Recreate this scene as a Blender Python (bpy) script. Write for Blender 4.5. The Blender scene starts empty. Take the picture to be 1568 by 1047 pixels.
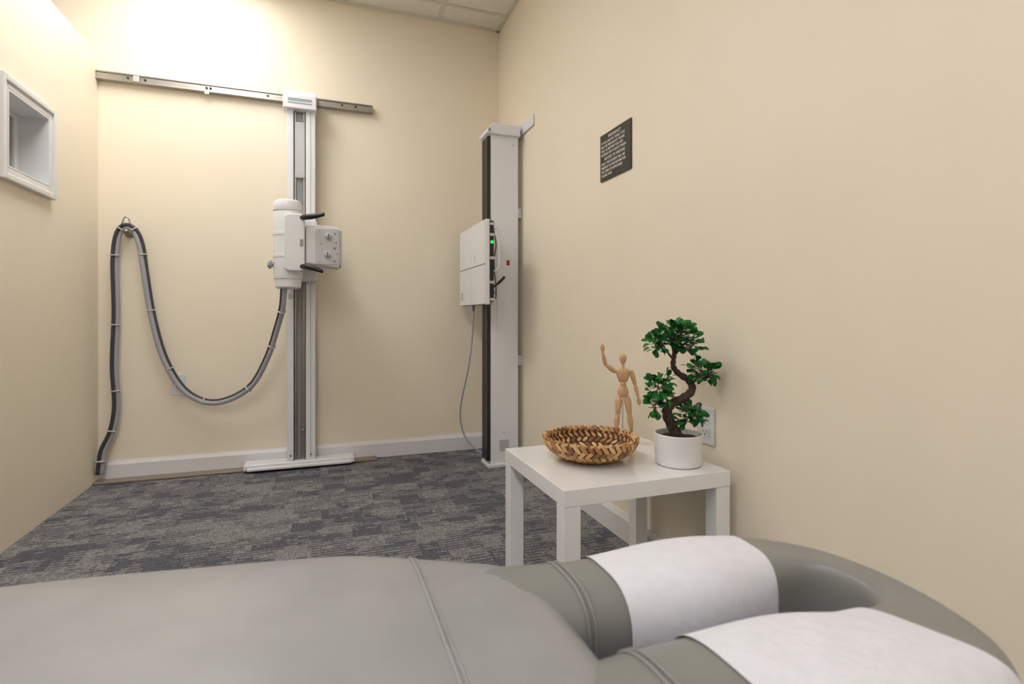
import bpy, math, random
from mathutils import Vector, Matrix, Quaternion
random.seed(7)
scene = bpy.context.scene
V = Vector
# ------------------------------------------------------------------ materials
def srgb(r, g, b):
    f = lambda c: (c/255/12.92) if c/255 <= .04045 else ((c/255+.055)/1.055)**2.4
    return (f(r), f(g), f(b), 1)

def mat(name, col, rough=.5, metal=0, var=.0, vscale=8, bump=0, bscale=100, spec=.5, emit=None, coat=0, sss=0):
    m = bpy.data.materials.new(name); m.use_nodes = True
    nt = m.node_tree; b = nt.nodes['Principled BSDF']
    b.inputs['Base Color'].default_value = col
    b.inputs['Roughness'].default_value = rough
    b.inputs['Metallic'].default_value = metal
    b.inputs['Specular IOR Level'].default_value = spec
    b.inputs['Coat Weight'].default_value = coat
    tc = nt.nodes.new('ShaderNodeTexCoord')
    if var > 0:
        n = nt.nodes.new('ShaderNodeTexNoise'); n.inputs['Scale'].default_value = vscale
        n.inputs['Detail'].default_value = 4
        nt.links.new(tc.outputs['Object'], n.inputs['Vector'])
        r = nt.nodes.new('ShaderNodeMapRange')
        r.inputs['From Min'].default_value = .3; r.inputs['From Max'].default_value = .7
        r.inputs['To Min'].default_value = 1-var; r.inputs['To Max'].default_value = 1+var
        nt.links.new(n.outputs['Fac'], r.inputs['Value'])
        mx = nt.nodes.new('ShaderNodeVectorMath'); mx.operation = 'SCALE'
        mx.inputs[0].default_value = col[:3]
        nt.links.new(r.outputs[0], mx.inputs['Scale'])
        nt.links.new(mx.outputs[0], b.inputs['Base Color'])
    if bump > 0:
        n2 = nt.nodes.new('ShaderNodeTexNoise'); n2.inputs['Scale'].default_value = bscale
        n2.inputs['Detail'].default_value = 3
        nt.links.new(tc.outputs['Object'], n2.inputs['Vector'])
        bp = nt.nodes.new('ShaderNodeBump'); bp.inputs['Strength'].default_value = bump
        bp.inputs['Distance'].default_value = .002
        nt.links.new(n2.outputs['Fac'], bp.inputs['Height'])
        nt.links.new(bp.outputs[0], b.inputs['Normal'])
    if emit:
        b.inputs['Emission Color'].default_value = emit[0]
        b.inputs['Emission Strength'].default_value = emit[1]
    return m

M_wall = mat('cream_paint', srgb(241, 231, 212), .55, var=.012, vscale=3, bump=.12, bscale=160)
M_ceil = mat('ceiling_tile', srgb(238, 236, 228), .9, var=.04, vscale=60, bump=.6, bscale=120)
M_tbar = mat('ceiling_grid_paint', srgb(222, 218, 206), .5)
M_trim = mat('trim_white_paint', srgb(226, 227, 230), .35, var=.01)
M_white = mat('white_enamel', srgb(230, 232, 238), .3, var=.01, vscale=5)
M_white2 = mat('white_enamel_warm', srgb(222, 223, 227), .38, var=.01, vscale=5)
M_grey = mat('grey_plastic', srgb(150, 152, 156), .45)
M_lgrey = mat('light_grey_plastic', srgb(196, 198, 202), .4)
M_steel = mat('brushed_steel', srgb(176, 172, 166), .33, metal=.9, var=.05, vscale=20)
M_dsteel = mat('column_channel', srgb(138, 138, 138), .4, metal=.6)
M_black = mat('black_plastic', srgb(22, 22, 24), .4)
M_cblack = mat('black_cable', srgb(60, 60, 68), .5)
M_cgrey = mat('grey_cable_sleeve', srgb(162, 162, 172), .5, bump=.3, bscale=400)
M_blue = mat('blue_grey_label', srgb(150, 168, 180), .4)
M_red = mat('red_sticker', srgb(170, 30, 40), .5)
M_green = mat('green_led', srgb(20, 200, 60), .4, emit=((.02, 1, .15, 1), 1.2))
M_taupe = mat('floor_rail_aluminium', srgb(150, 140, 128), .45, metal=.4)
M_lacq = mat('white_lacquer', srgb(242, 243, 246), .08, coat=.5)
M_pot = mat('white_ceramic', srgb(232, 232, 234), .3)
M_soil = mat('potting_soil', srgb(48, 36, 28), .95, var=.4, vscale=80, bump=1, bscale=150)
M_bark = mat('bonsai_bark', srgb(70, 54, 46), .8, var=.35, vscale=60, bump=.8, bscale=120)
M_vinyl = mat('grey_vinyl', srgb(144, 145, 146), .36, var=.07, vscale=12, bump=.12, bscale=350)
M_vinyl2 = mat('grey_vinyl_dark', srgb(127, 128, 126), .36, var=.05, vscale=12, bump=.1, bscale=350)
M_paper = mat('white_crepe_paper', srgb(216, 218, 226), .8, var=.03, vscale=60, bump=.7, bscale=90)
M_glass = mat('lead_glass', srgb(150, 152, 152), .08, var=.04, vscale=4)
M_sign = mat('black_sign_plate', srgb(38, 36, 36), .35)
M_text = mat('sign_lettering', srgb(225, 222, 215), .6)
M_em = mat('troffer_diffuser', (1, 1, 1, 1), .5, emit=((1, .975, .92, 1), 11.0))
M_em_fill = mat('added_fill_diffuser', (1, 1, 1, 1), .5, emit=((1.0, .972, .985, 1), 11.4))  # glow of the added fill troffers, tuned to brighten the right wall

def wood_mat():
    m = mat('pale_wood', srgb(214, 170, 126), .5)
    nt = m.node_tree; b = nt.nodes['Principled BSDF']
    tc = nt.nodes.new('ShaderNodeTexCoord'); mp = nt.nodes.new('ShaderNodeMapping')
    mp.inputs['Scale'].default_value = (120, 120, 14)
    n = nt.nodes.new('ShaderNodeTexNoise'); n.inputs['Scale'].default_value = 1.5
    cr = nt.nodes.new('ShaderNodeValToRGB')
    cr.color_ramp.elements[0].color = srgb(196, 150, 108); cr.color_ramp.elements[1].color = srgb(226, 188, 146)
    nt.links.new(tc.outputs['Object'], mp.inputs[0]); nt.links.new(mp.outputs[0], n.inputs['Vector'])
    nt.links.new(n.outputs['Fac'], cr.inputs[0]); nt.links.new(cr.outputs[0], b.inputs['Base Color'])
    return m
M_wood = wood_mat()

def attr_mat(name, rough, a, bcol, c, spec=.5):
    m = mat(name, a, rough, spec=spec)
    nt = m.node_tree; b = nt.nodes['Principled BSDF']
    at = nt.nodes.new('ShaderNodeAttribute'); at.attribute_name = 'rnd'
    cr = nt.nodes.new('ShaderNodeValToRGB')
    cr.color_ramp.elements[0].color = a; cr.color_ramp.elements[1].color = c
    e = cr.color_ramp.elements.new(.5); e.color = bcol
    nt.links.new(at.outputs['Fac'], cr.inputs[0]); nt.links.new(cr.outputs[0], b.inputs['Base Color'])
    return m
M_weave = attr_mat('dried_banana_leaf', .6, srgb(122, 80, 44), srgb(188, 140, 88), srgb(226, 190, 138))
M_leaf = attr_mat('bonsai_leaf', .35, srgb(12, 68, 26), srgb(20, 98, 38), srgb(48, 134, 54), spec=.35)
M_wdark = mat('weave_backing', srgb(70, 44, 24), .8)

def carpet():
    m = bpy.data.materials.new('carpet_tile'); m.use_nodes = True
    nt = m.node_tree; b = nt.nodes['Principled BSDF']; L = nt.links
    tc = nt.nodes.new('ShaderNodeTexCoord'); sp = nt.nodes.new('ShaderNodeSeparateXYZ')
    L.new(tc.outputs['Object'], sp.inputs[0]); X = sp.outputs[0]; Y = sp.outputs[1]
    def Mth(op, a, c=None, d=None):
        n = nt.nodes.new('ShaderNodeMath'); n.operation = op
        for i, v in enumerate((a, c, d)):
            if v is None: continue
            if isinstance(v, (int, float)): n.inputs[i].default_value = v
            else: L.new(v, n.inputs[i])
        return n.outputs[0]
    def wn(a, c, z=0.0):
        cb = nt.nodes.new('ShaderNodeCombineXYZ')
        L.new(a, cb.inputs[0]); L.new(c, cb.inputs[1]); cb.inputs[2].default_value = z
        w = nt.nodes.new('ShaderNodeTexWhiteNoise'); w.noise_dimensions = '3D'
        L.new(cb.outputs[0], w.inputs['Vector']); return w.outputs['Value']
    def patchc(px, py, seed):   # columns with random row offsets
        colr = Mth('FLOOR', Mth('DIVIDE', X, px))
        off = wn(colr, colr, seed)
        row = Mth('FLOOR', Mth('ADD', Mth('DIVIDE', Y, py), Mth('MULTIPLY', off, 5.0)))
        return wn(colr, row, seed+.5), colr
    def patchr(px, py, seed):   # rows with random column offsets
        row = Mth('FLOOR', Mth('DIVIDE', Y, py))
        off = wn(row, row, seed)
        colr = Mth('FLOOR', Mth('ADD', Mth('DIVIDE', X, px), Mth('MULTIPLY', off, 5.0)))
        return wn(colr, row, seed+.5), colr
    p1, c1 = patchc(.12, .11, 1.0)
    p2, c2 = patchr(.13, .075, 2.0)
    p3, c3 = patchr(.06, .04, 3.0)
    pv = Mth('ADD', Mth('ADD', Mth('MULTIPLY', p1, .40), Mth('MULTIPLY', p2, .38)), Mth('MULTIPLY', p3, .22))
    rib = Mth('FLOOR', Mth('DIVIDE', Y, .011))
    seg_ = Mth('FLOOR', Mth('DIVIDE', X, .045))
    rr = wn(rib, seg_, 7.0)
    dens = nt.nodes.new('ShaderNodeMapRange'); dens.inputs['From Min'].default_value = .28; dens.inputs['From Max'].default_value = .72
    dens.inputs['To Min'].default_value = .0; dens.inputs['To Max'].default_value = 1.0
    L.new(pv, dens.inputs['Value'])
    alt = Mth('MODULO', Mth('ABSOLUTE', rib), 2.0)
    on = Mth('LESS_THAN', Mth('ADD', Mth('MULTIPLY', rr, .40), Mth('MULTIPLY', alt, .52)), dens.outputs[0])
    loop = Mth('FLOOR', Mth('DIVIDE', X, .006)); lr = wn(loop, rib, 9.0)
    fac = Mth('MULTIPLY', on, Mth('ADD', Mth('MULTIPLY', lr, .5), .5))
    fac = Mth('ADD', Mth('MULTIPLY', fac, .75), Mth('MULTIPLY', lr, .25))
    mix = nt.nodes.new('ShaderNodeMix'); mix.data_type = 'RGBA'
    mix.inputs[6].default_value = srgb(82, 84, 94); mix.inputs[7].default_value = srgb(148, 147, 147)
    L.new(fac, mix.inputs[0])
    L.new(mix.outputs[2], b.inputs['Base Color'])
    b.inputs['Roughness'].default_value = .95; b.inputs['Specular IOR Level'].default_value = .1
    ry = Mth('SINE', Mth('MULTIPLY', Y, 2*math.pi/.011))
    bp = nt.nodes.new('ShaderNodeBump'); bp.inputs['Strength'].default_value = .5; bp.inputs['Distance'].default_value = .002
    L.new(Mth('ADD', ry, lr), bp.inputs['Height']); L.new(bp.outputs[0], b.inputs['Normal'])
    return m
M_carpet = carpet()

# ------------------------------------------------------------------ geometry helpers
def empty(name, loc):
    e = bpy.data.objects.new(name, None); e.location = loc; e.empty_display_size = .05
    scene.collection.objects.link(e); return e

def mk(name, verts, faces, material, smooth=True, parent=None, rnd=None):
    me = bpy.data.meshes.new(name); me.from_pydata([tuple(v) for v in verts], [], faces); me.update()
    if smooth:
        me.polygons.foreach_set('use_smooth', [True]*len(me.polygons))
    mats = material if isinstance(material, list) else [material]
    for m_ in mats: me.materials.append(m_)
    if rnd is not None:
        a = me.attributes.new('rnd', 'FLOAT', 'POINT'); a.data.foreach_set('value', rnd)
    ob = bpy.data.objects.new(name, me); scene.collection.objects.link(ob)
    if parent:
        ob.parent = parent; ob.matrix_parent_inverse = Matrix.Translation(parent.location).inverted()
    return ob

def bevel(ob, w, seg=2):
    if w > 0:
        b = ob.modifiers.new('bevel', 'BEVEL'); b.width = w; b.segments = seg; b.limit_method = 'ANGLE'; b.angle_limit = math.radians(35)
        ob.data.polygons.foreach_set('use_smooth', [True]*len(ob.data.polygons))
        n = ob.modifiers.new('wn', 'WEIGHTED_NORMAL'); n.keep_sharp = True
    return ob

def boxvf(x0, x1, y0, y1, z0, z1):
    v = [(x0,y0,z0),(x1,y0,z0),(x1,y1,z0),(x0,y1,z0),(x0,y0,z1),(x1,y0,z1),(x1,y1,z1),(x0,y1,z1)]
    f = [(0,3,2,1),(4,5,6,7),(0,1,5,4),(1,2,6,5),(2,3,7,6),(3,0,4,7)]
    return v, f

def box(name, x0, x1, y0, y1, z0, z1, m, bw=0, parent=None, seg=2):
    v, f = boxvf(x0, x1, y0, y1, z0, z1)
    return bevel(mk(name, v, f, m, False, parent), bw, seg)

def boxes(name, lst, m, bw=0, parent=None):
    vs, fs = [], []
    for b in lst:
        v, f = boxvf(*b); o = len(vs); vs += v; fs += [tuple(i+o for i in q) for q in f]
    return bevel(mk(name, vs, fs, m, False, parent), bw)

def prism(name, poly, axis, a0, a1, m, bw=0, parent=None):
    """poly = 2D points; extruded along axis 'X','Y','Z'"""
    n = len(poly)
    def P(p, a):
        return {'X': (a, p[0], p[1]), 'Y': (p[0], a, p[1]), 'Z': (p[0], p[1], a)}[axis]
    vs = [P(p, a0) for p in poly] + [P(p, a1) for p in poly]
    fs = [tuple(range(n)), tuple(range(2*n-1, n-1, -1))] + [(i, i+n, (i+1) % n+n, (i+1) % n) for i in range(n)]
    ob = mk(name, vs, fs, m, False, parent)
    import bmesh
    bm = bmesh.new(); bm.from_mesh(ob.data); bmesh.ops.recalc_face_normals(bm, faces=bm.faces); bm.to_mesh(ob.data); bm.free()
    return bevel(ob, bw)

def cr(pts, n=8):
    pts = [V(p) for p in pts]; P = [pts[0]*2-pts[1]]+pts+[pts[-1]*2-pts[-2]]; out = []
    for i in range(1, len(P)-2):
        p0, p1, p2, p3 = P[i-1], P[i], P[i+1], P[i+2]
        for k in range(n):
            t = k/n
            out.append(.5*((2*p1)+(p2-p0)*t+(2*p0-5*p1+4*p2-p3)*t*t+(3*p1-p0-3*p2+p3)*t**3))
    out.append(pts[-1]); return out

def tubevf(path, rad, seg=12):
    path = [V(p) for p in path]; n = len(path)
    if not isinstance(rad, (list, tuple)): rad = [rad]*n
    vs, fs = [], []
    t0 = (path[1]-path[0]).normalized()
    nrm = t0.orthogonal().normalized()
    for i in range(n):
        t = (path[min(i+1, n-1)]-path[max(i-1, 0)]).normalized()
        nrm = (nrm-t*nrm.dot(t)).normalized(); bn = t.cross(nrm)
        for k in range(seg):
            a = 2*math.pi*k/seg
            vs.append(path[i]+(nrm*math.cos(a)+bn*math.sin(a))*rad[i])
    for i in range(n-1):
        for k in range(seg):
            k2 = (k+1) % seg
            fs.append((i*seg+k, i*seg+k2, (i+1)*seg+k2, (i+1)*seg+k))
    fs.append(tuple(range(seg-1, -1, -1))); fs.append(tuple((n-1)*seg+k for k in range(seg)))
    return vs, fs

def tube(name, path, rad, m, parent=None, seg=12):
    v, f = tubevf(path, rad, seg); return mk(name, v, f, m, True, parent)

def merge(lst):
    vs, fs = [], []
    for v, f in lst:
        o = len(vs); vs += list(v); fs += [tuple(i+o for i in q) for q in f]
    return vs, fs

def lathevf(profile, origin, axis=(0, 0, 1), seg=32):
    """profile (r, h) along the axis"""
    ax = V(axis).normalized(); q = V((0, 0, 1)).rotation_difference(ax); o = V(origin)
    vs, fs = [], []
    for r, h in profile:
        for k in range(seg):
            a = 2*math.pi*k/seg
            vs.append(o+q @ V((max(r, 1e-5)*math.cos(a), max(r, 1e-5)*math.sin(a), h)))
    for i in range(len(profile)-1):
        for k in range(seg):
            k2 = (k+1) % seg
            fs.append((i*seg+k, i*seg+k2, (i+1)*seg+k2, (i+1)*seg+k))
    return vs, fs

def lathe(name, profile, origin, m, axis=(0, 0, 1), seg=32, parent=None, sharp=True):
    v, f = lathevf(profile, origin, axis, seg)
    ob = mk(name, v, f, m, True, parent)
    if sharp:
        e = ob.modifiers.new('es', 'EDGE_SPLIT'); e.split_angle = math.radians(38)
    return ob

# ------------------------------------------------------------------ room
BW = 3.495; RW = 1.155; LW = -1.148; CH = 2.87
FLX = -3.2; FRY = -2.4
box('floor', FLX-.1, RW+.1, FRY-.1, BW+.1, -.1, 0, M_carpet)
box('wall_back', FLX-.1, RW+.1, BW, BW+.1, 0, CH, M_wall)
box('wall_right', RW, RW+.1, FRY, BW, 0, CH, M_wall)
box('wall_front', FLX-.1, RW+.1, FRY-.1, FRY, 0, CH, M_wall)
box('wall_outer_left', FLX-.1, FLX, FRY, BW, 0, CH, M_wall)
# ceiling with tiles and grid
box('ceiling', FLX-.1, RW+.1, FRY-.1, BW+.1, CH, CH+.1, M_ceil)
bars = []
for k in range(7):
    x = .73-.61*k
    if x > FLX: bars.append((x-.012, x+.012, FRY, BW, CH-.006, CH-.0005))
for k in range(10):
    y = 3.30-.61*k
    if y > FRY: bars.append((FLX, RW, y-.012, y+.012, CH-.0065, CH-.0007))
bars.append((FLX, RW, BW-.022, BW-.0005, CH-.012, CH-.0009)); bars.append((RW-.022, RW-.0005, FRY, BW, CH-.012, CH-.0009))
boxes('trim_ceiling_grid', bars, M_tbar)
# partition wall with window opening
PH = 2.32; PT = .12; PY0 = 1.3
wy0, wy1, wz0, wz1 = 2.573, 2.905, 1.472, 1.775
boxes('wall_left', [(LW-PT, LW, PY0, wy0, 0, PH), (LW-PT, LW, wy1, BW-.0005, 0, PH),
                    (LW-PT, LW, wy0, wy1, 0, wz0), (LW-PT, LW, wy0, wy1, wz1, PH)], M_wall)
W = empty('window_1', (LW, (wy0+wy1)/2, (wz0+wz1)/2))
def ring_boxes(name, o, i_, x0, x1, m, bw):
    (a0, a1, c0, c1) = o; (b0, b1, d0, d1) = i_
    return boxes(name, [(x0, x1, a0, b0, c0, c1), (x0, x1, b1, a1, c0, c1), (x0, x1, b0, b1, c0, d0), (x0, x1, b0, b1, d1, c1)], m, bw, W)
ring_boxes('casing_outer', (wy0-.05, wy1+.05, wz0-.05, wz1+.05), (wy0-.025, wy1+.025, wz0-.025, wz1+.025), LW+.0005, LW+.024, M_trim, .004)
ring_boxes('casing_inner', (wy0-.027, wy1+.027, wz0-.027, wz1+.027), (wy0, wy1, wz0, wz1), LW+.0005, LW+.016, M_trim, .004)
ring_boxes('jamb_liner', (wy0+.0003, wy1-.0003, wz0+.0003, wz1-.0003), (wy0+.008, wy1-.008, wz0+.008, wz1-.008), LW-PT, LW+.016, M_trim, .001)
ring_boxes('sash', (wy0+.008, wy1-.008, wz0+.008, wz1-.008), (wy0+.025, wy1-.04, wz0+.025, wz1-.025), LW-PT+.01, LW-PT+.03, M_trim, .003)
box('mullion', LW-PT+.012, LW-PT+.03, wy0+.20, wy0+.21, wz0+.025, wz1-.025, M_trim, .002, W)
box('lead_glass_pane', LW-PT+.015, LW-PT+.02, wy0+.025, wy1-.04, wz0+.025, wz1-.025, M_glass, 0, W)
# baseboards
def base_prof(t, h): return [(0, 0), (t, 0), (t, h-.02), (t*.55, h-.006), (t*.4, h), (0, h)]
prism('baseboard_back', [(BW-.0004-a, b+.0005) for a, b in base_prof(.014, .105)], 'X', LW+.0005, RW-.016, M_trim)
prism('baseboard_right', [(RW-.0004-a, b+.0005) for a, b in base_prof(.014, .105)], 'Y', FRY+.002, BW-.001, M_trim)

# ------------------------------------------------------------------ troffers
def troffer(x, y, sx, sy, em, k=0):
    T = empty('unseen_ceiling_troffer', (x, y, CH))
    boxes('frame', [(x-sx/2-.02, x-sx/2, y-sy/2-.02, y+sy/2+.02, CH-.02, CH-.007), (x+sx/2, x+sx/2+.02, y-sy/2-.02, y+sy/2+.02, CH-.02, CH-.007),
                    (x-sx/2, x+sx/2, y-sy/2-.02, y-sy/2, CH-.02, CH-.007), (x-sx/2, x+sx/2, y+sy/2, y+sy/2+.02, CH-.02, CH-.007)], M_tbar, 0, T)
    box('diffuser', x-sx/2, x+sx/2, y-sy/2, y+sy/2, CH-.016, CH-.008, em, 0, T)
troffer(-.66, 2.69, .58, 1.18, M_em)
troffer(-.66, .25, .58, 1.18, M_em_fill)  # out of view, added on the camera side to flatten the light
troffer(-.66, -1.58, .58, 1.18, M_em_fill)  # another unseen fill panel, added to lift the shadows
troffer(-2.33, 1.47, .58, 1.18, M_em_fill)  # unseen too, added on the left for more overall brightness

# ------------------------------------------------------------------ ceiling rail + xray tube stand
boxes('wall_mounted_guide_rail', [(LW+.001, .305, BW-.008, BW-.0006, 2.184, 2.230), (LW+.001, .305, BW-.040, BW-.008, 2.222, 2.230),
      (LW+.001, .305, BW-.040, BW-.008, 2.184, 2.192), (LW+.001, .303, BW-.034, BW-.028, 2.192, 2.222)], M_steel, .0015)
GR = bpy.data.objects['wall_mounted_guide_rail']
bl = []
for x in (-1.0, -.92, -.62, -.60, .12, .20, -.3):
    bl.append(lathevf([(0, 0), (.006, 0), (.006, .004), (0, .005)], (x, BW-.034, 2.207), (0, -1, 0), 10))
v, f = merge(bl); mk('rail_bolts', v, f, M_black, True, GR)
boxes('rail_clips', [(-.63, -.605, BW-.044, BW-.041, 2.17, 2.184), (-.975, -.945, BW-.044, BW-.041, 2.19, 2.222)], M_lgrey, .001, GR)
box('floor_guide_rail', LW+.001, .33, 3.405, 3.479, .0005, .013, M_taupe, .003)

S = empty('xray_tube_stand', (-.11, 3.42, 0))
box('base_plate', -.42, .19, 3.365, 3.478, .0135, .048, M_white, .006, S)
box('base_lip', -.40, .17, 3.35, 3.366, .0135, .03, M_white, .004, S)
boxes('column_rails', [(-.192, -.155, 3.385, 3.455, .048, 2.13), (-.088, -.034, 3.385, 3.455, .048, 2.13), (-.155, -.088, 3.44, 3.455, .048, 2.13)], M_white, .004, S)
box('column_groove', -.064, -.058, 3.3835, 3.386, .06, 2.12, M_lgrey, 0, S)
box('column_channel', -.154, -.089, 3.415, 3.439, .05, 2.12, M_dsteel, .002, S)
boxes('channel_slots', [(-.128, -.120, 3.411, 3.416, .06, 1.15), (-.135, -.108, 3.411, 3.416, 1.5, 1.95)], M_grey, 0, S)
boxes('channel_ribs', [(-.150, -.143, 3.400, 3.416, .05, 2.12), (-.101, -.094, 3.400, 3.416, .05, 2.12)], M_steel, .001, S)
box('counterweight_box', -.15, -.093, 3.392, 3.412, 1.72, 2.05, M_lgrey, .003, S)
prism('top_cap', [(3.352, 2.115), (3.452, 2.115), (3.452, 2.235), (3.395, 2.235), (3.352, 2.195)], 'X', -.212, -.028, M_white, .006, S)
box('cap_label', -.185, -.055, 3.3495, 3.3525, 2.145, 2.150, M_blue, 0, S)
box('cap_label_stripe', -.185, -.055, 3.3495, 3.3525, 2.160, 2.174, M_blue, 0, S)
box('column_screw_plate', -.185, -.16, 3.383, 3.386, 1.0, 1.03, M_lgrey, .001, S)
bl = [lathevf([(0, 0), (.011, 0), (.011, .006), (0, .008)], (-.105, 3.405, .22), (0, -1, 0), 14),
      lathevf([(0, 0), (.006, 0), (.006, .004), (0, .005)], (-.172, 3.385, .08), (0, -1, 0), 10),
      lathevf([(0, 0), (.006, 0), (.006, .004), (0, .005)], (-.06, 3.385, .08), (0, -1, 0), 10)]
v, f = merge(bl); mk('column_bolts', v, f, M_dsteel, True, S)
box('carriage', -.20, -.025, 3.26, 3.384, 1.10, 1.45, M_white2, .008, S)
box('carriage_arm', -.17, -.06, 3.19, 3.27, 1.2, 1.4, M_lgrey, .008, S)
# tube housing (vertical cylinder)
tc = (-.172, 3.15, 0)
prof = [(0, 1.05), (.055, 1.05), (.066, 1.058), (.068, 1.075), (.068, 1.10), (.073, 1.102), (.075, 1.11), (.075, 1.215), (.078, 1.217), (.078, 1.232), (.075, 1.234),
        (.075, 1.335), (.078, 1.337), (.078, 1.352), (.075, 1.354), (.075, 1.455), (.073, 1.462), (.072, 1.464), (.074, 1.468), (.074, 1.505), (.068, 1.522), (.055, 1.53), (0, 1.53)]
lathe('tube_housing', prof, tc, M_white, parent=S, seg=48)
lathe('tube_end_ring', [(.0745, 1.468), (.0755, 1.47), (.0755, 1.474), (.0745, 1.476)], tc, M_lgrey, parent=S, seg=48)
prism('yoke_plate', [(-.186, 1.16), (-.17, 1.141), (-.098, 1.141), (-.084, 1.16), (-.084, 1.43), (-.098, 1.445), (-.17, 1.445), (-.186, 1.43)], 'Y', 3.045, 3.125, M_white, .006, S)
box('yoke_switch', -.108, -.092, 3.041, 3.046, 1.272, 1.31, M_grey, .002, S)
# collimator
prism('collimator_neck', [(-.105, 1.17), (-.055, 1.20), (-.055, 1.385), (-.105, 1.37)], 'Y', 3.08, 3.22, M_white2, .004, S)
prism('collimator_body', [(-.08, 1.185), (.09, 1.165), (.095, 1.19), (.095, 1.372), (.07, 1.388), (-.07, 1.395), (-.08, 1.38)], 'Y', 3.06, 3.24, M_white2, .006, S)
box('collimator_front_panel', -.03, .088, 3.055, 3.0605, 1.18, 1.375, M_lgrey, .004, S)
box('collimator_exit_rim', .094, .106, 3.07, 3.23, 1.175, 1.37, M_lgrey, .004, S)
kn = [(0, 0), (.02, 0), (.02, .004), (.015, .006), (.014, .018), (.011, .021), (0, .022)]
v, f = merge([lathevf(kn, (.035, 3.056, 1.332), (0, -1, 0), 24), lathevf(kn, (.03, 3.056, 1.235), (0, -1, 0), 24)])
ob = mk('collimator_dials', v, f, M_lgrey, True, S); e = ob.modifiers.new('es', 'EDGE_SPLIT')
v, f = merge([lathevf([(0, 0), (r, 0), (r, .003), (0, .003)], (x, 3.056, z), (0, -1, 0), 12) for x, z, r in
              ((.07, 1.35, .006), (.075, 1.3, .005), (.068, 1.27, .007), (.066, 1.2, .006), (-.01, 1.36, .003), (-.01, 1.19, .003), (.0, 1.29, .004), (.08, 1.24, .004))])
mk('collimator_screws', v, f, M_grey, True, S)
boxes('dial_pointers', [(.033, .037, 3.032, 3.035, 1.32, 1.345), (.028, .032, 3.032, 3.035, 1.223, 1.248)], M_black, 0, S)
for nm, pts in (('upper_handle', [(-.10, 3.05, 1.425), (-.075, 3.02, 1.425), (-.03, 3.0, 1.43), (.015, 2.99, 1.44)]),
                ('lower_handle', [(-.10, 3.05, 1.165), (-.075, 3.02, 1.163), (-.03, 3.0, 1.15), (.008, 2.99, 1.135)])):
    p = cr(pts, 6); n = len(p)
    tube(nm, p, [.007+.008*math.sin(math.pi*min(1, i/(n-1)*.75+.2)) for i in range(n)], M_black, S, 12)
lathe('side_knob', [(0, 0), (.010, 0), (.010, .02), (.022, .022), (.024, .03), (.012, .042), (0, .042)], (-.232, 3.14, 1.175), M_grey, (-1, -.15, .1), 20, S)
# high-voltage cables, resting on wall hook
K = [(-.192, 3.15, 1.055), (-.202, 3.18, .95), (-.232, 3.25, .842), (-.293, 3.32, .656), (-.393, 3.38, .487), (-.565, 3.42, .409), (-.713, 3.44, .469),
     (-.817, 3.445, .644), (-.879, 3.445, .878), (-.916, 3.445, 1.129), (-.935, 3.445, 1.290), (-.965, 3.445, 1.372), (-1.012, 3.445, 1.391), (-1.046, 3.445, 1.335),
     (-1.059, 3.445, 1.195), (-1.054, 3.445, .914), (-1.062, 3.445, .633), (-1.052, 3.445, .422), (-1.071, 3.445, .282), (-1.112, 3.44, .172), (-1.125, 3.44, .05)]
CB = empty('high_voltage_cable_bundle', (-.9, 3.44, 1.0))
path = cr(K, 10)
def offp(path, d, ph, tw=0.0):
    out = []
    for i, p in enumerate(path):
        t = (path[min(i+1, len(path)-1)]-path[max(i-1, 0)]).normalized()
        side = t.cross(V((0, 1, 0))).normalized(); up = V((0, 1, 0))
        w = ph+tw*max(0, min(1, (i-90)/30))
        out.append(p+side*math.cos(w)*d+up*math.sin(w)*d)
    return out
tube('grey_cable', offp(path, .009, -1.15, 1.6), .0130, M_cgrey, CB)
tube('black_cable', offp(path, .010, math.pi+.0, 1.0), .0095, M_cblack, CB)
tube('thin_cable', offp(path, .012, 0.7, 1.0), .006, M_cgrey, CB, 8)
ties = []
for i in range(12, len(path)-6, 14):
    ties.append(tubevf([path[i], path[i]+(path[i+1]-path[i]).normalized()*.006], .0225, 14))
v, f = merge(ties); mk('cable_ties', v, f, M_lgrey, True, CB)
v, f = merge([lathevf([(0, 0), (.028, 0), (.028, .004), (.008, .006), (.008, .068), (.014, .072), (0, .076)], (-1.0, BW-.001, 1.362), (0, -1, 0), 18)])
mk('wall_hook', v, f, M_steel, True, CB)
tube('hook_ring', cr([(-1.02, 3.43, 1.40), (-1.008, 3.43, 1.435), (-.992, 3.43, 1.435), (-.98, 3.43, 1.40)], 6), .004, M_steel, CB, 8)

# ------------------------------------------------------------------ outlets
def outlet(name, c, axis, kind='duplex'):
    O = empty(name, c)
    def b(nm, a0, a1, d0, d1, z0, z1, m, bw=0):
        if axis == 'Y': box(nm, c[0]+a0, c[0]+a1, c[1]-d1, c[1]-d0, c[2]+z0, c[2]+z1, m, bw, O)
        else: box(nm, c[0]-d1, c[0]-d0, c[1]+a0, c[1]+a1, c[2]+z0, c[2]+z1, m, bw, O)
    b('cover_plate', -.037, .037, .0006, .007, -.059, .059, M_trim, .003)
    for s in (-1, 1):
        z = s*.02
        b('receptacle_%d' % (s+2), -.017, .017, .007, .010, z-.014, z+.014, M_white, .003)
        b('slot_a_%d' % (s+2), -.008, -.006, .0095, .0104, z-.002, z+.007, M_black)
        b('slot_b_%d' % (s+2), .006, .008, .0095, .0104, z-.002, z+.007, M_black)
        b('ground_%d' % (s+2), -.002, .002, .0095, .0104, z-.009, z-.005, M_black)
outlet('wall_outlet', (-.768, BW, .51), 'Y')
outlet('wall_outlet.001', (RW, 1.383, .553), 'X')

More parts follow.
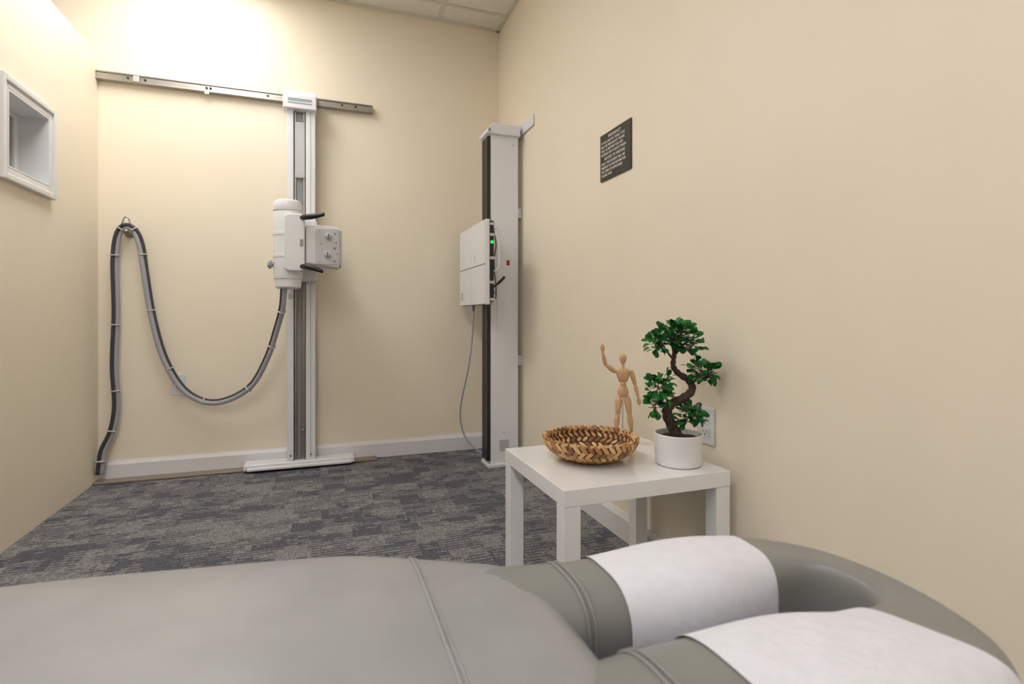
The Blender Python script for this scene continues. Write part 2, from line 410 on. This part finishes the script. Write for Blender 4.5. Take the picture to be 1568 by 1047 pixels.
# ------------------------------------------------------------------ detector stand
D = empty('xray_detector_wall_stand', (1.02, 3.08, 0))
box('column', .945, 1.122, 3.02, 3.14, .02, 2.0, M_white, .005, D)
box('column_track', .930, .9449, 3.025, 3.135, .03, 1.99, M_white2, .002, D)
boxes('track_slots', [(.9265, .931, 3.028, 3.075, .04, 1.97), (.9265, .931, 3.088, 3.132, .04, 1.97)], M_black, 0, D)
box('track_front_slot', .928, .944, 3.0185, 3.0255, .04, 1.97, M_black, 0, D)
box('column_foot', .925, 1.13, 3.0, 3.15, .0005, .022, M_white2, .004, D)
prism('top_cap', [(.915, 1.98), (1.128, 1.98), (1.128, 2.045), (.955, 2.045), (.915, 2.0)], 'Y', 2.995, 3.155, M_white, .006, D)
box('cap_label', .925, .94, 2.992, 2.9955, 1.99, 2.01, M_blue, 0, D)
boxes('wall_bracket', [(RW-.012, RW-.001, 2.84, 3.12, 2.0, 2.065), (1.10, RW-.012, 3.03, 3.10, 2.0, 2.03)], M_white, .004, D)
boxes('wall_bracket_low', [(1.122, RW-.001, 3.05, 3.11, .6, .66), (1.122, RW-.001, 3.05, 3.11, 1.5, 1.56)], M_white2, .002, D)
v, f = merge([lathevf([(0, 0), (.004, 0), (.004, .002), (0, .002)], (x, 3.02, z), (0, -1, 0), 10) for x, z in ((1.03, .95), (1.03, .83), (1.09, .83), (1.03, .2), (1.09, 1.93))])
mk('column_screws', v, f, M_grey, True, D)
box('access_plate', .985, 1.095, 3.0165, 3.0205, .82, 1.32, M_white, .001, D)
box('red_sticker', 1.045, 1.065, 3.0155, 3.0175, 1.205, 1.235, M_red, 0, D)
box('rating_label', 1.0, 1.06, 3.018, 3.0206, .09, .16, M_lgrey, 0, D)
boxes('rating_label_print', [(1.005, 1.055, 3.0172, 3.0182, z, z+.0025) for z in (.10, .112, .124, .136, .148)], M_grey, 0, D)
# bucky / detector panel: faces -X
px0, px1, py0, py1, pz0, pz1 = .85, .895, 2.825, 3.385, .965, 1.440
box('detector_housing', px0+.006, px1, py0, py1, pz0, pz1, M_grey, .006, D)
g = .0025; ym = (py0+py1)/2; zm = 1.19
boxes('detector_front_quadrants', [(px0, px0+.007, py0+.003, ym-g, pz0+.003, zm-g), (px0, px0+.007, ym+g, py1-.003, pz0+.003, zm-g),
       (px0, px0+.007, py0+.003, ym-g, zm+g, pz1-.003), (px0, px0+.007, ym+g, py1-.003, zm+g, pz1-.003)], M_white, .002, D)
boxes('detector_marks', [(px0-.001, px0+.001, py1-.09, py1-.03, 1.0, 1.05), (px0-.001, px0+.001, 3.02, 3.04, 1.22, 1.26)], M_lgrey, 0, D)
box('detector_side_strip', px0+.028, px1+.008, py0-.004, py0+.03, pz0+.015, pz1-.01, M_black, .002, D)
box('detector_side_frame', px0+.006, px0+.028, py0-.006, py0+.01, pz0, pz1, M_white, .002, D)
box('status_led', px0+.034, px0+.05, py0-.0055, py0-.0035, 1.305, 1.32, M_green, 0, D)
boxes('side_latches', [(px0+.03, px1+.012, py0-.012, py0-.003, z, z+.016) for z in (.985, 1.08, 1.215, 1.345, 1.405)], M_lgrey, .002, D)
box('detector_backplate', px1, px1+.012, py0+.03, py1-.03, 1.0, 1.41, M_white2, .003, D)
box('carriage', px1+.012, .9265, 3.02, 3.14, 1.08, 1.36, M_lgrey, .003, D)
boxes('arm_bracket', [(px1+.005, px1+.02, 2.85, 3.02, 1.25, 1.28), (px1+.005, px1+.02, 2.85, 3.02, 1.10, 1.13)], M_white2, .003, D)
tube('side_grab_handle', cr([(px1+.008, 2.835, 1.39), (px1+.035, 2.82, 1.375), (px1+.038, 2.82, 1.25), (px1+.034, 2.82, 1.17), (px1+.008, 2.835, 1.15)], 6), .0065, M_white2, D, 10)
tube('brake_lever', cr([(px1+.005, 2.835, 1.06), (px1+.035, 2.82, 1.085), (px1+.065, 2.80, 1.12)], 5), [.006]*5+[.008]*5+[.007], M_black, D, 10)
tube('side_cable', cr([(px1+.01, 2.83, 1.38), (px1+.03, 2.85, 1.30), (px1+.015, 2.84, 1.2), (px1+.03, 2.85, 1.02), (px1+.005, 2.86, .99)], 8), .0035, M_cblack, D, 8)
boxes('column_knobs', [(.955, .97, 3.0, 3.02, 1.03, 1.05)], M_grey, .003, D)
tube('detector_cable', cr([(.88, 3.16, .966), (.877, 3.17, .80), (.861, 3.2, .592), (.837, 3.28, .376), (.832, 3.3, .251), (.863, 3.3, .133), (.92, 3.26, .06), (.982, 3.20, .02)], 8), .005, M_cgrey, D, 10)
tube('cable_strain_relief', [(.88, 3.16, .967), (.879, 3.163, .93)], [.010, .007], M_grey, D, 10)

# ------------------------------------------------------------------ warning sign
SG = empty('xray_warning_sign', (RW, 1.938, 1.58))
box('plate', RW-.008, RW-.0008, 1.818, 2.060, 1.484, 1.684, M_sign, .0015, SG)
lines = [("PREGNANCY", .018, 1.664), ("IF YOU ARE OR THINK YOU", .0158, 1.645), ("MAY BE PREGNANT, PLEASE", .0158, 1.628), ("TELL US BEFORE YOU ARE", .0158, 1.611),
         ("HAVING ANY X-RAYS TAKEN", .0158, 1.594), ("NOTICE TO VISITORS", .018, 1.574), ("ONLY THE PATIENT MAY BE", .0158, 1.555), ("PRESENT IN THIS ROOM FOR", .0158, 1.538),
         ("THE TIME OF EXPOSURES", .0158, 1.521), ("THANK YOU", .0158, 1.504)]
for i, (t, s, z) in enumerate(lines):
    cu = bpy.data.curves.new('text_%d' % i, 'FONT'); cu.body = t; cu.size = s*.95; cu.align_x = 'LEFT' if s < .017 else 'CENTER'; cu.align_y = 'CENTER'; cu.extrude = .0002
    cu.space_character = 1.0; cu.offset = .0002
    cu.materials.append(M_text)
    o = bpy.data.objects.new('lettering_%d' % i, cu); scene.collection.objects.link(o)
    o.parent = SG; o.matrix_parent_inverse = Matrix.Translation(SG.location).inverted()
    o.location = (RW-.0085, 1.939 if s > .017 else 2.048, z); o.rotation_euler = (math.pi/2, 0, -math.pi/2)

# ------------------------------------------------------------------ side table
TX0, TX1, TY0, TY1, TZ = .588, 1.122, 1.245, 1.712, .45
T = empty('white_side_table', ((TX0+TX1)/2, (TY0+TY1)/2, 0))
box('top', TX0, TX1, TY0, TY1, TZ-.045, TZ, M_lacq, .0015, T)
L_ = .048; i = .0008
boxes('legs', [(x, x+L_, y, y+L_, .0005, TZ-.0455) for x in (TX0+i, TX1-L_-i) for y in (TY0+i, TY1-L_-i)], M_lacq, .0015, T)

# ------------------------------------------------------------------ woven bowl
B = empty('woven_bowl', (.80, 1.50, TZ))
bc = V((.80, 1.50, TZ+.001))
def bprof(t):   # t 0..1 base->rim
    r = .055+(.143-.055)*math.sin(t*math.pi/2)**.85
    z = .006+.062*(t**1.35)
    return r, z
inner = [(0, .012), (.05, .012)]+[(bprof(k/10)[0]-.004, bprof(k/10)[1]+.003) for k in range(11)]
outer = [(bprof(k/10)[0]+.003, bprof(k/10)[1]-.001) for k in range(10, -1, -1)]+[(.05, .0), (0, .0)]
lathe('backing_shell', inner+outer, bc, M_wdark, seg=48, parent=B, sharp=False)
vs, fs, rn = [], [], []
def lump(c, u, w, n, a, b_, h):
    global vs, fs, rn
    o = len(vs); val = random.random()
    S1, S2 = 8, 6
    for i in range(S2+1):
        ph = -math.pi/2+math.pi*i/S2
        for k in range(S1):
            th = 2*math.pi*k/S1
            p = c+u*(a*math.sin(ph))+(w*math.cos(th)*b_+n*math.sin(th)*h)*max(.02, math.cos(ph))**.7
            vs.append(p); rn.append(min(1, max(0, val+random.uniform(-.12, .12))))
    for i in range(S2):
        for k in range(S1):
            k2 = (k+1) % S1
            fs.append((o+i*S1+k, o+i*S1+k2, o+(i+1)*S1+k2, o+(i+1)*S1+k))
rows = 5
for j in range(rows):
    t = (j+.45)/(rows-.1); r, z = bprof(t); r2, z2 = bprof(min(1, t+.05)); r1, z1 = bprof(max(0, t-.05))
    n_ = int(2*math.pi*r/.0205)
    for k in range(n_):
        a = 2*math.pi*(k+.5*(j % 2))/n_
        rad = V((math.cos(a), math.sin(a), 0)); tan = V((-math.sin(a), math.cos(a), 0))
        mer = (rad*(r2-r1)+V((0, 0, z2-z1))).normalized(); nn = tan.cross(mer)
        sgn = 1 if j % 2 else -1
        u = (tan*.62+mer*.8*sgn).normalized(); w = nn.cross(u)
        lump(bc+rad*r+V((0, 0, z)), u, w, nn, .0185*random.uniform(.9, 1.12), .0080, .0075)
for rr, n_ in ((.045, 16), (.03, 11), (.014, 6)):
    for k in range(n_):
        a = 2*math.pi*k/n_
        rad = V((math.cos(a), math.sin(a), 0)); tan = V((-math.sin(a), math.cos(a), 0))
        lump(bc+rad*rr+V((0, 0, .010)), (tan+rad*.5).normalized(), (rad-tan*.5).normalized(), V((0, 0, 1)), .012, .006, .006)
# braided rim
for k in range(46):
    a = 2*math.pi*k/46
    rad = V((math.cos(a), math.sin(a), 0)); tan = V((-math.sin(a), math.cos(a), 0)); up = V((0, 0, 1))
    lump(bc+rad*.142+up*.067, (tan*.75+rad*.45+up*.35).normalized(), (rad-tan*.5).normalized(), up, .0150, .0070, .0058)
mk('woven_strands', vs, fs, M_weave, True, B, rn)

# ------------------------------------------------------------------ artist mannequin
MN = empty('wooden_artist_mannequin', (1.014, 1.655, TZ))
Rv = V((.9415, -.337, 0)); Fv = V((-.337, -.9415, 0))   # figure right-left axis; facing the camera side
mo = V((1.014, 1.655, 0))
def mp(dx, z, d=0): return mo+Rv*dx+Fv*d+V((0, 0, z))
parts = []
def seg(p, q, prof, flat=1.0):
    """tapered lathe segment from p to q; prof [(t,r)]"""
    d = q-p; L = d.length
    pr = [(r, t*L) for t, r in prof]
    v, f = lathevf(pr, p, d, 16)
    if flat != 1.0:
        v = [x - Fv*((x-p).dot(Fv)-(p+(q-p)*.5-p).dot(Fv))*(1-flat) for x in v]
    parts.append((v, f))
def ball(p, r): parts.append(lathevf([(r*math.sin(math.pi*k/10), -r*math.cos(math.pi*k/10)) for k in range(11)], p, (0, 0, 1), 14))
limb = lambda a, b: [(0, a*.3), (.04, a*.75), (.15, a), (.35, a*1.05), (.7, (a*.4+b*.6)), (.92, b), (1, b*.3)]
seg(mp(0, .727), mp(-.001, .766), [(0, .002), (.08, .0065), (.3, .0105), (.6, .0130), (.82, .0115), (.95, .0065), (1, .0005)], .95)
seg(mp(0, .712), mp(0, .729), [(0, .005), (.5, .006), (1, .005)])
seg(mp(0, .664), mp(0, .714), [(0, .010), (.08, .016), (.4, .0215), (.72, .0255), (.9, .021), (1, .008)], .62)
ball(mp(0, .658), .0115)
seg(mp(0, .612), mp(0, .654), [(0, .008), (.12, .017), (.4, .021), (.75, .0165), (1, .009)], .68)
sh = {-1: mp(-.031, .703), 1: mp(.030, .701)}
for s in sh.values(): ball(s, .0075)
el = {-1: mp(-.064, .728, .004), 1: mp(.043, .654, .002)}; wr = {-1: mp(-.075, .772, .012), 1: mp(.051, .613, .012)}
hd = {-1: mp(-.076, .802, .014), 1: mp(.054, .585, .018)}
for s in (-1, 1):
    seg(sh[s], el[s], limb(.0085, .0062)); ball(el[s], .0058)
    seg(el[s], wr[s], limb(.0072, .0048)); ball(wr[s], .004)
    seg(wr[s], hd[s], [(0, .003), (.2, .0055), (.5, .0078), (.8, .0065), (1, .001)], .6)
hip = {-1: mp(-.014, .612), 1: mp(.014, .612)}; kn_ = {-1: mp(-.021, .548, .006), 1: mp(.022, .548, .008)}
an = {-1: mp(-.027, .487, 0), 1: mp(.030, .487, 0)}
for s in (-1, 1):
    ball(hip[s], .009); seg(hip[s], kn_[s], limb(.0122, .0082)); ball(kn_[s], .0078)
    seg(kn_[s], an[s], limb(.0098, .006)); ball(an[s], .0052)
    heel = an[s]-Fv*.010-V((0, 0, .010)); toe = an[s]+Fv*.032+Rv*(.006*s)-V((0, 0, .0125))
    seg(heel, toe, [(0, .002), (.15, .0068), (.45, .0078), (.75, .0070), (.95, .004), (1, .001)])
v, f = merge(parts); mk('jointed_figure', v, f, M_wood, True, MN)
lathe('round_base', [(0, 0), (.040, 0), (.041, .003), (.041, .012), (.038, .015), (0, .015)], (1.014, 1.655, TZ+.0005), M_wood, parent=MN, seg=36)
tube('support_rod', [mp(0, .46, -.006), mp(0, .54, -.006), mp(0, .62, -.002)], .0014, M_steel, MN, 8)

# ------------------------------------------------------------------ bonsai
PB = empty('potted_bonsai', (1.025, 1.357, TZ))
po = V((1.025, 1.357, TZ+.0005))
lathe('ceramic_pot', [(0, 0), (.062, 0), (.067, .003), (.0685, .008), (.071, .088), (.0712, .093), (.0695, .095), (.067, .093), (.066, .078), (0, .078)], po, M_pot, parent=PB, seg=56)
vs2, fs2 = lathevf([(0, .083), (.02, .084), (.045, .082), (.0655, .079)], po, (0, 0, 1), 36)
mk('soil', [V(q)+V((0, 0, random.uniform(-.002, .002))) for q in vs2], fs2, M_soil, True, PB)
q_ = .00199
def bp_(px, py, d=0): return V((1.025, 1.357, .9))+Rv*((px-1039)*q_)+Fv*d+V((0, 0, (484-py)*q_))
trunk = cr([bp_(1040, 682), bp_(1037, 668), bp_(1028, 650, .004), bp_(1020, 632, .01), bp_(1026, 618, .012), bp_(1046, 609, .006), bp_(1060, 597, 0), bp_(1056, 583, -.005),
            bp_(1040, 572, -.006), bp_(1031, 560, 0), bp_(1032, 545, .004), bp_(1030, 525, .004), bp_(1026, 508)], 6)
n = len(trunk)
bl = [tubevf(trunk, [.0155*(1-i/(n-1))**.8+.0028+(.004 if i < 3 else 0)+.0012*math.sin(i*1.7) for i in range(n)], 12)]
def branch(pts, r0):
    p = cr(pts, 5); m_ = len(p)
    bl.append(tubevf(p, [r0*(1-.75*i/(m_-1)) for i in range(m_)], 8))
branch([bp_(1058, 590), bp_(1066, 578, .01), bp_(1072, 566, .02)], .005)
branch([bp_(1066, 578, .01), bp_(1080, 572, .03), bp_(1092, 568, .04)], .003)
branch([bp_(1022, 622, .01), bp_(1010, 612, .02), bp_(1002, 596, .02)], .0045)
branch([bp_(1024, 620, .01), bp_(1018, 600, 0), bp_(1022, 582, -.02)], .0035)
branch([bp_(1010, 612, .02), bp_(998, 618, .03), bp_(992, 622, .04)], .0025)
branch([bp_(1042, 612, 0), bp_(1050, 622, .02), bp_(1060, 632, .03)], .0035)
branch([bp_(1028, 648, 0), bp_(1044, 640, .02), bp_(1060, 636, .03)], .003)
branch([bp_(1031, 550), bp_(1016, 535, .015), bp_(1000, 526, .02)], .004)
branch([bp_(1031, 540), bp_(1048, 525, .015), bp_(1062, 520, .02)], .004)
branch([bp_(1030, 530), bp_(1026, 512, -.02), bp_(1020, 500, -.03)], .003)
branch([bp_(1030, 530), bp_(1036, 512, .03), bp_(1040, 500, .04)], .003)
v, f = merge(bl); mk('twisted_trunk', v, f, M_bark, True, PB)
vs, fs, rn = [], [], []
def leaf(c, d, up, L, Wd):
    o = len(vs); d = d.normalized(); side = d.cross(up).normalized(); nn = side.cross(d).normalized(); val = random.random()
    prof = [(0, .06), (.2, .42), (.5, .9), (.75, 1.0), (.92, .6), (1, .08)]
    for t, w in prof:
        base = c+d*(L*t)-nn*(L*.22*t*t)
        for s in (-1, 0, 1):
            vs.append(base+side*(s*w*Wd/2)+nn*(.16*Wd*abs(s)*w)); rn.append(min(1, max(0, val*.8+(.15 if s == 0 else 0))))
    for i in range(len(prof)-1):
        for s in (0, 1):
            a = o+i*3+s; fs.append((a, a+1, a+4, a+3))
clusters = [((1030, 513), 33, 18, .045, 112), ((1003, 524), 12, 15, .035, 36), ((1055, 527), 16, 13, .035, 42), ((1026, 501), 12, 8, .02, 18),
            ((1074, 570), 17, 13, .04, 54), ((1087, 570), 8, 10, .025, 18), ((1060, 560), 8, 9, .025, 10),
            ((1004, 592), 13, 15, .035, 42), ((1016, 582), 11, 9, .03, 20), ((1001, 621), 10, 10, .03, 30), ((1016, 604), 10, 10, .03, 12),
            ((1054, 632), 18, 9, .03, 38), ((1066, 635), 8, 7, .025, 14), ((1050, 644), 12, 5, .02, 12)]
twigs = []
for (cx, cy), rx, ry, rd, cnt in clusters:
    cc = bp_(cx, cy, .012)
    for _ in range(cnt):
        while True:
            a, b, c = (random.uniform(-1, 1) for _ in range(3))
            if .1 < a*a+b*b+c*c < 1: break
        p = cc+Rv*(a*rx*q_)+V((0, 0, b*ry*q_))+Fv*(c*rd)
        d = (Rv*a+V((0, 0, b*.7+.15))+Fv*c+V((random.uniform(-.5, .5), random.uniform(-.5, .5), random.uniform(-.3, .4)))).normalized()
        up = V((random.uniform(-.4, .4), random.uniform(-.4, .4), 1))-d*.3+Fv*random.uniform(0, .9)
        L = random.uniform(.021, .029)
        if p.x+d.x*L > RW-.008: p.x = RW-.008-abs(d.x)*L-.004
        leaf(p, d, up, L, L*random.uniform(.62, .75))
        if random.random() < .3: twigs.append(tubevf([cc.lerp(p, .2), cc.lerp(p, .6)+V((0, 0, -.002)), p], [.0014, .001, .0007], 5))
mk('leaves', vs, fs, M_leaf, True, PB, rn)
v, f = merge(twigs); mk('twigs', v, f, M_bark, True, PB)

# ------------------------------------------------------------------ treatment bench
BN = empty('chiropractic_bench', (-.4, .45, 0))
ZT = .60
def interp(tab, x):
    for (x0, y0), (x1, y1) in zip(tab, tab[1:]):
        if x <= x1:
            t = max(0, (x-x0)/(x1-x0))
            return y0+(y1-y0)*t
    return tab[-1][1]
def smooth_tab(tab, n=10): 
    p = cr([(a, b, 0) for a, b in tab], n); return [(q.x, q.y) for q in p]
wtab = smooth_tab([(-1.3, .345), (-1.0, .365), (-.5, .366), (-.30, .358), (-.14, .336), (-.05, .322), (.04, .302), (.114, .262), (.18, .222), (.235, .192), (.30, .17)])
def section(c, dirv, a, b, ny, nz, seg=48):
    out = []
    for k in range(seg):
        th = 2*math.pi*k/seg; cs, sn = math.cos(th), math.sin(th)
        y = a*math.copysign(abs(cs)**(2/ny), cs); z = b*math.copysign(abs(sn)**(2/nz), sn)
        out.append(c+dirv*y+V((0, 0, z)))
    return out
def loft(name, secs, m, parent, cap=True):
    sg = len(secs[0]); vs = [p for s in secs for p in s]; fs = []
    for i in range(len(secs)-1):
        for k in range(sg):
            k2 = (k+1) % sg; fs.append((i*sg+k, i*sg+k2, (i+1)*sg+k2, (i+1)*sg+k))
    if cap: fs.append(tuple(range(sg-1, -1, -1))); fs.append(tuple((len(secs)-1)*sg+k for k in range(sg)))
    return mk(name, vs, fs, m, True, parent)
secs = []
xs = [-1.3, -1.297, -1.29, -1.275, -1.25]+[-1.2+.05*k for k in range(22)]+[-.1+.015*k for k in range(20)]+[.20, .216, .230, .240, .246]
bf = {-1.3: .3, -1.297: .6, -1.29: .82, -1.275: .95, .20: .99, .216: .95, .230: .85, .240: .68, .246: .4}
for x in xs:
    s = bf.get(x, 1.0); w = interp(wtab, x)
    secs.append(section(V((x, .45, ZT-.05)), V((0, 1, 0)), (w-(1-s)*.05), .05*s, 7, 2.3, 64))
loft('body_cushion', secs, M_vinyl, BN)
# horseshoe headpiece: matching outer / inner curves (Z-plane)
oc = cr([(.15, .660, 0), (.235, .636, 0), (.30, .622, 0), (.42, .619, 0), (.50, .610, 0), (.575, .580, 0), (.622, .525, 0), (.638, .450, 0),
         (.630, .370, 0), (.600, .305, 0), (.54, .270, 0), (.42, .262, 0), (.30, .266, 0), (.235, .264, 0), (.15, .245, 0)], 8)
ic = cr([(.15, .505, 0), (.235, .502, 0), (.30, .494, 0), (.42, .488, 0), (.50, .496, 0), (.545, .500, 0), (.576, .486, 0), (.585, .455, 0),
         (.578, .428, 0), (.556, .414, 0), (.50, .420, 0), (.42, .438, 0), (.30, .448, 0), (.235, .448, 0), (.15, .44, 0)], 8)
def hsec(o, i_, grow=0):
    c = (o+i_)/2; d = (o-i_); a = d.length/2; d.normalize()
    x = c.x
    k = max(0, min(1, (x-.50)/.08)); k = k*k*(3-2*k)
    zt = ZT-.001+.009*math.exp(-((x-.43)/.10)**2)-.004*k
    b = .05
    return section(V((c.x, c.y, zt-b)), d, a+grow, b+grow, 3.2+2.2*k, 2.3+1.6*k, 56)
loft('headpiece_horseshoe_cushion', [hsec(o, i_) for o, i_ in zip(oc, ic)], M_vinyl2, BN)
def sleeve(name, lo, hi, side):
    ss = []
    for o, i_ in zip(oc, ic):
        cx = (o.x+i_.x)/2
        if lo <= cx <= hi and (o.y > .45) == side: ss.append((o, i_))
    secs = [hsec(o, i_, .002) for o, i_ in ss]
    return loft(name, secs, M_paper, BN, cap=False)
sleeve('far_paper_cover', .312, .530, True)
sleeve('near_paper_cover', .322, .552, False)
# seams
def seam_body(x, r=.0022):
    w = interp(wtab, x); s = section(V((x, .45, ZT-.05)), V((0, 1, 0)), w+.0004, .0504, 7, 2.3, 64)
    return tubevf(s+[s[0]], r, 8)
v, f = merge([seam_body(.107), seam_body(.112, .0015), seam_body(-.62)])
mk('body_seams', v, f, M_vinyl, True, BN)
pl = []
for k in (14, 15):
    for idx in (k-2, len(oc)-1-(k-2)):
        s = hsec(oc[idx], ic[idx], .0008); pl.append(tubevf(s+[s[0]], .0024, 8))
v, f = merge(pl); mk('headpiece_piping', v, f, M_vinyl2, True, BN)
boxes('under_frame', [(-1.15, .12, .30, .60, .44, .499), (.10, .56, .33, .37, .47, .4985), (.10, .56, .53, .57, .47, .4985)], M_black, .005, BN)
boxes('pedestal', [(-1.0, -.85, .35, .55, .06, .44), (-.15, 0, .35, .55, .06, .44)], M_grey, .01, BN)
boxes('floor_base', [(-1.15, .1, .38, .52, .02, .06), (-1.12, -.95, .2, .7, .0005, .03), (-.1, .07, .2, .7, .0005, .03)], M_black, .006, BN)

# ------------------------------------------------------------------ world, camera
w = bpy.data.worlds.new('world'); scene.world = w; w.use_nodes = True
w.node_tree.nodes['Background'].inputs[0].default_value = (.8, .85, .9, 1); w.node_tree.nodes['Background'].inputs[1].default_value = .3
cam = bpy.data.cameras.new('camera'); co = bpy.data.objects.new('camera', cam); scene.collection.objects.link(co)
co.location = (0, 0, .9); co.rotation_euler = (math.pi/2, 0, math.radians(-19.7))
cam.lens = 18.7; cam.sensor_width = 36; cam.sensor_fit = 'HORIZONTAL'; cam.shift_y = -.0252; cam.clip_start = .01
cam.dof.use_dof = True; cam.dof.focus_distance = 2.4; cam.dof.aperture_fstop = 5.6
scene.camera = co
scene.view_settings.view_transform = 'Standard'
